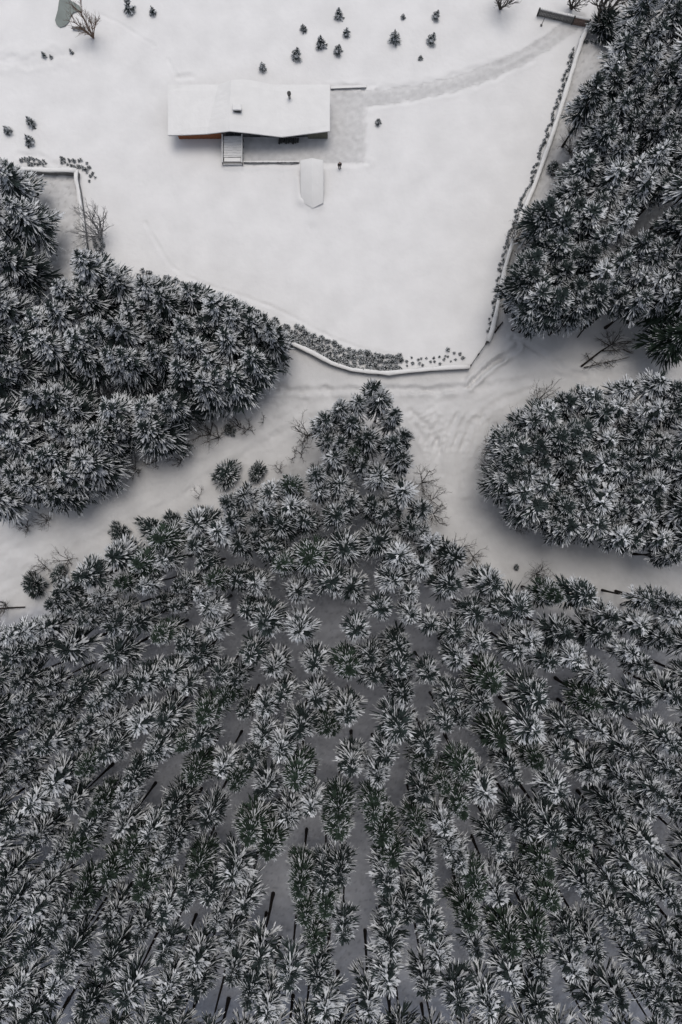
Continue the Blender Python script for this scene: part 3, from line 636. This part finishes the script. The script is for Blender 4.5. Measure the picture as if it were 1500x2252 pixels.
# ------------------------------------------------------------------ garden walls with snow caps
def wall(line, h, wd, label, name='garden_wall'):
    Lw = [P(x, y, h) for x, y in line]; dense = []
    for a_, b_ in zip(Lw[:-1], Lw[1:]):
        n = max(1, int((b_ - a_).length / 1.2)); dense += [a_.lerp(b_, i / n) for i in range(n)]
    dense.append(Lw[-1]); root = empty(name, (Lw[0].x, Lw[0].y, 0)); O = Vector((Lw[0].x, Lw[0].y, 0))
    def strip(w, z0, z1, rnded, jit, mi, nm):
        mb = MB(); prof = [(-w, z0), (-w, z1)] if not rnded else [(-w, z0), (-w * 1.05, (z0 + z1) / 2), (-w * .7, z1), (0, z1 + .05)]
        prof = prof + ([(w, z1), (w, z0)] if not rnded else [(w * .7, z1), (w * 1.05, (z0 + z1) / 2), (w, z0)]); vs = []; k = len(prof)
        for i, p in enumerate(dense):
            d = (dense[min(i + 1, len(dense) - 1)] - dense[max(i - 1, 0)]); d.z = 0; d.normalize(); nn = Vector((d.y, -d.x, 0)); wv = .07 * math.sin(i * .9) + rnd.uniform(-.07, .05) - (.09 if rnd.random() < .06 else 0)
            for (u, z) in prof:
                j = rnd.uniform(-jit, jit); vs.append(Vector((p.x, p.y, (wv if rnded and z > z0 else 0))) - O + nn * (u * (1 + wv * 1.4 if rnded else 1) + j) + Vector((0, 0, z + (abs(j) * .5))))
        fs = []
        for i in range(len(dense) - 1):
            for q in range(k): fs.append((i * k + q, (i + 1) * k + q, (i + 1) * k + (q + 1) % k, i * k + (q + 1) % k))
        fs.append(tuple(range(k))); fs.append(tuple((len(dense) - 1) * k + q for q in range(k))[::-1])
        mb.add(vs, fs); mb.build(nm, M[mi], root, smooth=rnded)
    strip(wd / 2, -.1, h - .14, False, 0, 'stone', 'wall_body'); strip(wd / 2 + .09, h - .14, h + .06, True, .06, 'snow', 'snow_cap')
    tag(root, label, 'garden wall'); return root
wall(RIGHT_WALL, 1.1, .42, 'long straight snow-capped garden wall running down the right side of the lawn')
wall(BOTTOM_WALL, 1.1, .42, 'curving snow-capped garden wall along the road below the lawn')
wall(LEFT_WALL, 1.2, .42, 'short snow-capped wall running down beside the big twiggy bush on the left')
wall(LEFT_WALL_TOP, 1.3, .50, 'short snow-capped wall running across to the left edge, above the enclosed yard')
# low gap gate at the wall corner
gt = empty('garden_gate', P(1054, 778, 0)); O = P(1054, 778, 0); A, Bp = P(1071, 753, .9) - O, P(1036, 803, .9) - O
m1 = MB(); m1.tube([A, Bp], [.05, .05], 6); m1.tube([A - Vector((0, 0, .6)), Bp - Vector((0, 0, .6))], [.04, .04], 6)
for k in range(22):
    q = A.lerp(Bp, k / 21); m1.tube([q - Vector((0, 0, .85)), q + Vector((0, 0, .06))], [.025, .025], 4)
m1.build('railing', M['dark'], gt)
m2 = MB()
for q in (A, Bp, A.lerp(Bp, .5)): m2.box((q.x, q.y, .5), (.16, .16, 1.1))
m2.build('post', M['dark'], gt); tag(gt, 'thin dark railing gate closing the gap at the lower right wall corner', 'gate')

# board fence / entrance at the top right
A, Bp, Cc = P(1187, 20, 1.5), P(1264, 38, 1.5), P(1298, 45, 1.5)
fr = empty('board_fence', (A.x, A.y, 0)); O = Vector((A.x, A.y, 0))
def panel(a_, b_, mt, nm, off=0):
    a_, b_ = a_ - O, b_ - O; d = (b_ - a_); L = d.length; rz = math.atan2(d.y, d.x); mb = MB(); n = int(L / .22)
    for i in range(n):
        q = a_.lerp(b_, (i + .5) / n); mb.box((q.x, q.y, .72), (L / n - .02, .06 + .02 * (i % 2), 1.44), rz)
    for z in (.35, 1.15):
        q = a_.lerp(b_, .5); s_ = Vector((math.sin(rz), -math.cos(rz), 0)) * .07; mb.box((q.x + s_.x, q.y + s_.y, z), (L, .05, .1), rz)
    mb.build(nm, mt, fr)
    sn = MB(); nn = 14
    for i in range(nn):
        q = a_.lerp(b_, (i + .5) / nn); nv = Vector((-math.sin(rz), math.cos(rz), 0)) * .16
        sn.box((q.x + nv.x, q.y + nv.y, 1.52 + rnd.uniform(-.02, .02)), (L / nn * 1.0, .34, .13), rz, top=.8)
    sn.build('snow_cap', M['snow'], fr)
panel(A, Bp, M['greywood'], 'grey_panel'); panel(Bp, Cc, M['brownwood'], 'brown_panel')
ps = MB()
for q in (A, Bp, Cc): ps.box((q.x - O.x, q.y - O.y, .85), (.2, .2, 1.7))
ps.build('post', M['dark'], fr); tag(fr, 'half grey, half brown snow-topped board fence closing the drive at the top right', 'board fence')
t = MB(); a_ = P(1190, 57, 0); t.tube([a_, a_ + Vector((.15, .1, 2.6))], [.05, .04], 6); t.tube([a_ + Vector((.15, .1, 2.6)), a_ + Vector((-.6, .1, 2.5))], [.03, .03], 5); t.box((a_.x, a_.y, .05), (.3, .3, .3))
tag(t.build('thin_post', M['greywood']), 'thin leaning post standing in front of the grey end of the board fence', 'post')

# plank jetty by the pond
t = MB(); A, Bp = P(158, 61, .3), P(188, 62, .3); d = Bp - A
t.box(((A.x + Bp.x) / 2, (A.y + Bp.y) / 2, .3), (d.length, .35, .1), math.atan2(d.y, d.x))
for k in (.1, .5, .9):
    q = A.lerp(Bp, k); t.box((q.x, q.y, .12), (.12, .3, .26))
tag(t.build('plank_walkway', M['greywood']), 'narrow dark plank walkway between the pond and the brown leafless tree', 'plank')

# ------------------------------------------------------------------ house
hs = empty('house', P(545, 250, 0)); HO = P(545, 250, 0)
bx = [370, 412, 455, 505, 545, 582, 620, 672, 725]; by = [297, 296, 294, 288, 292, 296.5, 301, 294.5, 288]
txs = [370, 425, 480, 508, 535, 568, 600, 662, 725]; tys = [187, 187, 187, 177, 175, 180, 187, 187, 187]
zz = [3.1, 3.15, 3.3, 4.4, 4.0, 3.5, 2.9, 3.1, 3.3]
def roofsheet(z0, z1, grow, mi, nm, rows=8, smooth=False, jit=0):
    mb = MB(); vs = []; n = len(bx)
    for lay, dz in ((0, z1), (1, z0)):
        for j in range(rows + 1):
            t = j / rows
            for i in range(n):
                a_ = P(bx[i], by[i], zz[i]); b_ = P(txs[i], tys[i], zz[i] + .05); q = a_.lerp(b_, t) - HO
                ox = -grow if i == 0 else (grow if i == n - 1 else 0); oy = -grow if j == 0 else (grow if j == rows else 0)
                edge_ = (i in (0, n - 1) or j in (0, rows))
                vs.append((q.x + ox, q.y + oy, q.z + dz - (.10 if (lay == 0 and edge_ and smooth) else 0) + rnd.uniform(-jit, jit)))
    fs = []; W = n; tot = (rows + 1) * n
    for j in range(rows):
        for i in range(n - 1):
            q = (j * W + i, j * W + i + 1, (j + 1) * W + i + 1, (j + 1) * W + i); fs.append(q); fs.append(tuple(k_ + tot for k_ in q[::-1]))
    ring = [i for i in range(n)] + [j * W + n - 1 for j in range(1, rows + 1)] + [rows * W + i for i in range(n - 2, -1, -1)] + [j * W for j in range(rows - 1, 0, -1)]
    for a_, b_ in zip(ring, ring[1:] + ring[:1]): fs.append((a_, a_ + tot, b_ + tot, b_))
    mb.add(vs, fs); return mb.build(nm, M[mi], hs, smooth=False)
roof = roofsheet(-.34, -.14, -.04, 'dark', 'roof'); snow_roof = roofsheet(-.14, .16, .03, 'snow', 'roof_snow', smooth=True)
# walls: boxes along the facade, each piece 0.3 thick
def wpx(px, py, z=0): return P(px, py, z) - HO
ys_ = wpx(455, 294, 3.3).y + 1.0; yn = wpx(455, 187, 3.3).y - .7
xl = wpx(370, 297, 3.1).x + .9; xr = wpx(725, 288, 3.3).x - .35; xo = wpx(482, 294, 3.2).x
w = MB(); w.box(((xl + xr) / 2, (ys_ + yn) / 2 + .1, 1.28), (xr - xl, yn - ys_ - .3, 2.56)); wl_ = w.build('wall', M['greywall'], hs)
w = MB(); nbd = 24
for i in range(nbd):
    w.box((xl + (xo - xl) * (i + .5) / nbd, ys_ + .05, 1.35), ((xo - xl) / nbd - .015, .14 + .03 * (i % 2), 2.7))
w.build('timber_cladding', M['wood'], hs)
xm = wpx(675, 296, 3).x; w = MB()
for i in range(12): w.box((xm + (xr - xm) * (i + .5) / 12, ys_ + .06, 1.3), ((xr - xm) / 12 - .02, .12, 2.6))
w.build('olive_cladding', M['olive'], hs)
for i, (a_, b_) in enumerate([(545, 570), (578, 603), (612, 640), (645, 668)]):
    x0, x1 = wpx(a_, 294, 2.5).x, wpx(b_, 294, 2.5).x
    fm = MB(); fm.box(((x0 + x1) / 2, ys_ + .12, 1.35), (x1 - x0, .14, 2.0)); f_ = fm.build('window', M['dark'], hs)
    gm = MB()
    for k in range(2): gm.box((x0 + (x1 - x0) * (.27 + .46 * k), ys_ + .04, 1.35), ((x1 - x0) * .4, .05, 1.75))
    gm.build('pane', M['glass'], f_)
x0, x1 = wpx(492, 290, 3).x, wpx(528, 290, 3).x
dm = MB(); dm.box(((x0 + x1) / 2, ys_ + .1, 1.6), (x1 - x0, .16, 2.6)); d_ = dm.build('door', M['glass'], hs)
hm = MB(); hm.box(((x0 + x1) / 2 + .1, ys_ - .01, 1.5), (.05, .06, .4)); hm.build('handle', M['metal'], d_)
# gutter line
gm = MB(); gm.tube([wpx(bx[i], by[i], zz[i] - .3) + Vector((0, -.02, 0)) for i in range(len(bx))], [.07] * len(bx), 6); gm.build('gutter', M['metal'], hs)
# chimney block
c = wpx(522, 240, 4.6); cm = MB(); cm.box((c.x, c.y, 4.3), (1.15, .7, 1.5)); ch_ = cm.build('chimney', M['metal'], hs)
cm = MB(); cm.box((c.x, c.y, 5.12), (1.35, .9, .14), top=.85); cm.build('chimney_cap', M['snow'], ch_)
cm = MB(); cm.box((c.x, c.y - .37, 4.55), (.8, .05, .5)); cm.build('vent', M['dark'], ch_)
c = wpx(637, 216, 3.2); cm = MB(); cm.tube([(c.x, c.y, 2.9), (c.x, c.y, 4.1)], [.18, .18], 8); sp_ = cm.build('stove_pipe', M['metal'], hs)
cm = MB(); cm.tube([(c.x, c.y, 4.15), (c.x, c.y, 4.55)], [.28, .28], 8); cm.build('pipe_cap', M['dark'], sp_)
# small wall spur and dark pile under the low eave
tag(hs, 'long low house with a folded snow-covered roof, chimney and orange timber end', 'house')
sh = MB(); q = P(634, 311, .35)
for k in range(9): sh.tube([(q.x + (k - 4) * .34, q.y - .3 + .1 * (k % 3), .22), (q.x + (k - 4) * .34 + .1, q.y + .5, .3 + .12 * (k % 2))], [.16, .15], 7)
tag(sh.build('firewood_stack', M['dark']), 'dark low stack under the drooping eave, facing the terrace', 'firewood stack')

# stairs in front of the house
st = empty('outdoor_stairs', P(511, 330, 0)); SO = P(511, 330, 0)
za, zb = 1.7, .55
for sx in (490, 533):
    m1 = MB(); a_, b_ = P(sx, 299, za) - SO, P(sx, 347, zb) - SO; c_ = P(sx, 361, zb) - SO
    d = (b_ - a_); m1.tube([a_, b_, c_], [.10, .10, .10], 4); m1.build('stringer', M['greywood'], st)
    m2 = MB(); up = Vector((0, 0, .55)); m2.tube([a_ + up, b_ + up, c_ + up], [.085, .085, .085], 6); m2.build('handrail', M['snow'], st)
    m3 = MB()
    for t_ in (0, .33, .66, 1): q = a_.lerp(b_, t_); m3.box((q.x, q.y, q.z / 2 + .25), (.09, .09, q.z + .55))
    m3.box((c_.x, c_.y, c_.z / 2 + .25), (.09, .09, c_.z + .5)); m3.build('posts', M['greywood'], st)
for k in range(13):
    t_ = (k + .5) / 13; z = za + (zb - za) * t_; a_, b_ = P(491, 300 + 46 * t_, z) - SO, P(532, 300 + 46 * t_, z) - SO
    m1 = MB(); m1.box(((a_.x + b_.x) / 2, a_.y, z), (b_.x - a_.x - .16, .24, .06)); tr_ = m1.build('tread', M['dark'], st)
    m2 = MB(); nseg = 4
    for q in range(nseg):
        wd_ = (b_.x - a_.x - .2) / nseg; m2.box((a_.x + .1 + wd_ * (q + .5), a_.y + rnd.uniform(-.015, .015), z + .07), (wd_ * 1.02, rnd.uniform(.19, .235), .09))
    m2.build('tread_snow', M['snow'], tr_)
a_, b_ = P(491, 347, zb) - SO, P(532, 360, zb) - SO
m1 = MB(); m1.box(((a_.x + b_.x) / 2, (a_.y + b_.y) / 2, zb - .06), (b_.x - a_.x - .1, a_.y - b_.y, .12)); l_ = m1.build('landing', M['greywood'], st)
m1 = MB(); m1.box(((a_.x + b_.x) / 2, (a_.y + b_.y) / 2 + .12, zb + .07), (b_.x - a_.x - .25, a_.y - b_.y - .3, .12), top=.94); m1.build('landing_snow', M['snow'], l_)
m1 = MB(); m1.tube([P(491, 361, zb + .5) - SO, P(532, 361, zb + .5) - SO], [.05, .05], 6); m1.build('end_rail', M['snow'], st)
tag(st, 'snowy slatted wooden staircase leading down from the house front onto the lawn', 'staircase')

# low retaining edge of the terrace
t = MB(); A, Bp = P(536, 357, .12), P(658, 357, .12); t.box(((A.x + Bp.x) / 2, A.y, .1), (Bp.x - A.x, .18, .36)); tw_ = t.build('terrace_edge', M['stone'])
t = MB()
for q in range(30): t.box((A.x + (Bp.x - A.x) * (q + .5) / 30, A.y + .02, .31 + rnd.uniform(-.015, .02)), ((Bp.x - A.x) / 30, rnd.uniform(.16, .26), .08), top=.9)
t.build('snow_cap', M['snow'], tw_)
tag(tw_, 'thin dark stone edge between cleared terrace and lawn, right of the staircase', 'low wall')
t = MB(); A, Bp = P(727, 193, .2), P(806, 190, .2); t.box(((A.x + Bp.x) / 2, (A.y + Bp.y) / 2, .08), (Bp.x - A.x, .2, .3), math.atan2(Bp.y - A.y, Bp.x - A.x)); o_ = t.build('yard_edge', M['stone'])
t = MB(); t.box(((A.x + Bp.x) / 2, (A.y + Bp.y) / 2, .27), (Bp.x - A.x, .36, .10), math.atan2(Bp.y - A.y, Bp.x - A.x), top=.97); t.build('snow_cap', M['snow'], o_)
tag(o_, 'low snow-topped edging wall running right from the upper corner of the house', 'low wall')

# earth cellar roof sinking into the lawn
cs = empty('earth_cellar', P(686, 400, 0)); CO = P(686, 400, 0)
def c_(x, y, z): return P(x, y, z) - CO
ridge = [c_(686, 347, 2.7), c_(687, 390, 2.3), c_(687, 430, 1.6), c_(687.5, 458, .7)]
le = [c_(660, 352, 2.15), c_(660.5, 385, 1.55), c_(661, 418, 1.0), c_(662, 442, .45)]
re_ = [c_(711, 352, 2.15), c_(711.5, 385, 1.7), c_(711.5, 418, 1.15), c_(711, 446, .55)]
vs = le + ridge + re_; th = Vector((0, 0, -.3)); vs2 = [v + th for v in vs]; fs = []
for i in range(3):
    fs += [(i, 4 + i, 5 + i, 1 + i), (4 + i, 8 + i, 9 + i, 5 + i)]
    fs += [(i, 1 + i, 13 + i, 12 + i), (8 + i, 20 + i, 21 + i, 9 + i)]
fs += [(0, 12, 16, 4), (4, 16, 20, 8)]
t = MB(); t.add(vs + vs2, fs); rf_ = t.build('roof', M['snow'], cs)
bv_ = rf_.modifiers.new('soft', 'BEVEL'); bv_.width = .10; bv_.segments = 3; rf_.data.polygons.foreach_set('use_smooth', [True] * len(fs))
t = MB(); n0, n1, n2 = le[0] + Vector((.15, -.2, -.32)), ridge[0] + Vector((0, -.2, -.32)), re_[0] + Vector((-.15, -.2, -.32))
g0, g2 = Vector((n0.x, n0.y, -.2)), Vector((n2.x, n2.y, -.2)); s0, s2 = Vector((re_[3].x - .15, re_[3].y, -.35)), Vector((n0.x, le[3].y, -.4))
t.add([n0, n1, n2, g2, g0, s0, Vector((re_[2].x - .15, re_[2].y, .68)), Vector((re_[2].x - .15, re_[2].y, -.3))], [(0, 4, 3, 2, 1), (2, 3, 7, 6), (6, 7, 5)]); t.build('wall', M['greywall'], cs)
t = MB(); t.box(((n0.x + n2.x) / 2, n0.y + .04, .85), (1.1, .08, 1.8)); dd_ = t.build('door', M['brownwood'], cs)
t = MB(); t.box(((n0.x + n2.x) / 2 + .4, n0.y + .1, .9), (.06, .05, .2)); t.build('handle', M['metal'], dd_)
tag(cs, 'narrow gabled cellar roof under snow that slopes down into the lawn below the house', 'cellar')

# ------------------------------------------------------------------ person beside the cellar
pr_ = empty('person', P(747, 369.5, 0), R_(200))
def skinned(name, verts, edges, rad, m, root_i=0):
    me = bpy.data.meshes.new(name); me.from_pydata(verts, edges, []); o = bpy.data.objects.new(name, me); COL.objects.link(o); o.parent = pr_
    md = o.modifiers.new('skin', 'SKIN'); 
    for i, r in enumerate(rad): me.skin_vertices[0].data[i].radius = (r, r) if me.skin_vertices else (r, r)
    md.use_smooth_shade = True; me.skin_vertices[0].data[root_i].use_root = True
    s = o.modifiers.new('sub', 'SUBSURF'); s.levels = 1; s.render_levels = 1; me.materials.append(m); return o
bv = [(0, 0, .95), (0, 0, 1.15), (0, .0, 1.38), (0, .01, 1.52), (0, .02, 1.64), (0, .02, 1.74)]; be = [(0, 1), (1, 2), (2, 3), (3, 4), (4, 5)]; brr = [.15, .14, .15, .06, .10, .075]
for sx in (-1, 1):
    n = len(bv); bv += [(sx * .11, 0, .88), (sx * .12, .03, .50), (sx * .12, -.02, .09), (sx * .13, .13, .05)]; be += [(0, n), (n, n + 1), (n + 1, n + 2), (n + 2, n + 3)]; brr += [.10, .07, .05, .045]
    n = len(bv); bv += [(sx * .20, 0, 1.40), (sx * .26, .02, 1.12), (sx * .25, .10, .88), (sx * .25, .13, .80)]; be += [(2, n), (n, n + 1), (n + 1, n + 2), (n + 2, n + 3)]; brr += [.065, .05, .036, .035]
    h_ = n + 3
    for k, L_ in enumerate((.07, .08, .085, .075)):
        n = len(bv); bv += [(sx * (.225 + .018 * k), .14, .77), (sx * (.225 + .018 * k), .155, .77 - L_)]; be += [(h_, n), (n, n + 1)]; brr += [.010, .008]
    n = len(bv); bv += [(sx * .21, .16, .80), (sx * .20, .19, .76)]; be += [(h_, n), (n, n + 1)]; brr += [.011, .009]
skinned('body', bv, be, brr, M['skin'])
jv = [(0, 0, .84), (0, 0, 1.15), (0, 0, 1.40), (0, 0, 1.50)]; je = [(0, 1), (1, 2), (2, 3)]; jr = [.19, .175, .18, .09]
for sx in (-1, 1):
    n = len(jv); jv += [(sx * .21, 0, 1.40), (sx * .265, .02, 1.12), (sx * .255, .09, .90)]; je += [(2, n), (n, n + 1), (n + 1, n + 2)]; jr += [.09, .072, .058]
skinned('jacket', jv, je, jr, M['coat'])
tv = [(0, 0, .92)]; te = []; trr = [.155]
for sx in (-1, 1):
    n = len(tv); tv += [(sx * .115, 0, .84), (sx * .12, .03, .50), (sx * .12, -.02, .13)]; te += [(0, n), (n, n + 1), (n + 1, n + 2)]; trr += [.115, .085, .075]
skinned('trousers', tv, te, trr, M['trousers'])
skinned('hat', [(0, .01, 1.70), (0, .01, 1.80)], [(0, 1)], [.115, .07], M['hat'])
ft_ = MB()
for sx in (-1, 1): ft_.box((sx * .125, .06, .055), (.11, .29, .11), top=.8)
ft_.build('boots', M['coat'], pr_)
tag(pr_, 'person in a dark coat and hat standing on the snow right of the cellar', 'person')
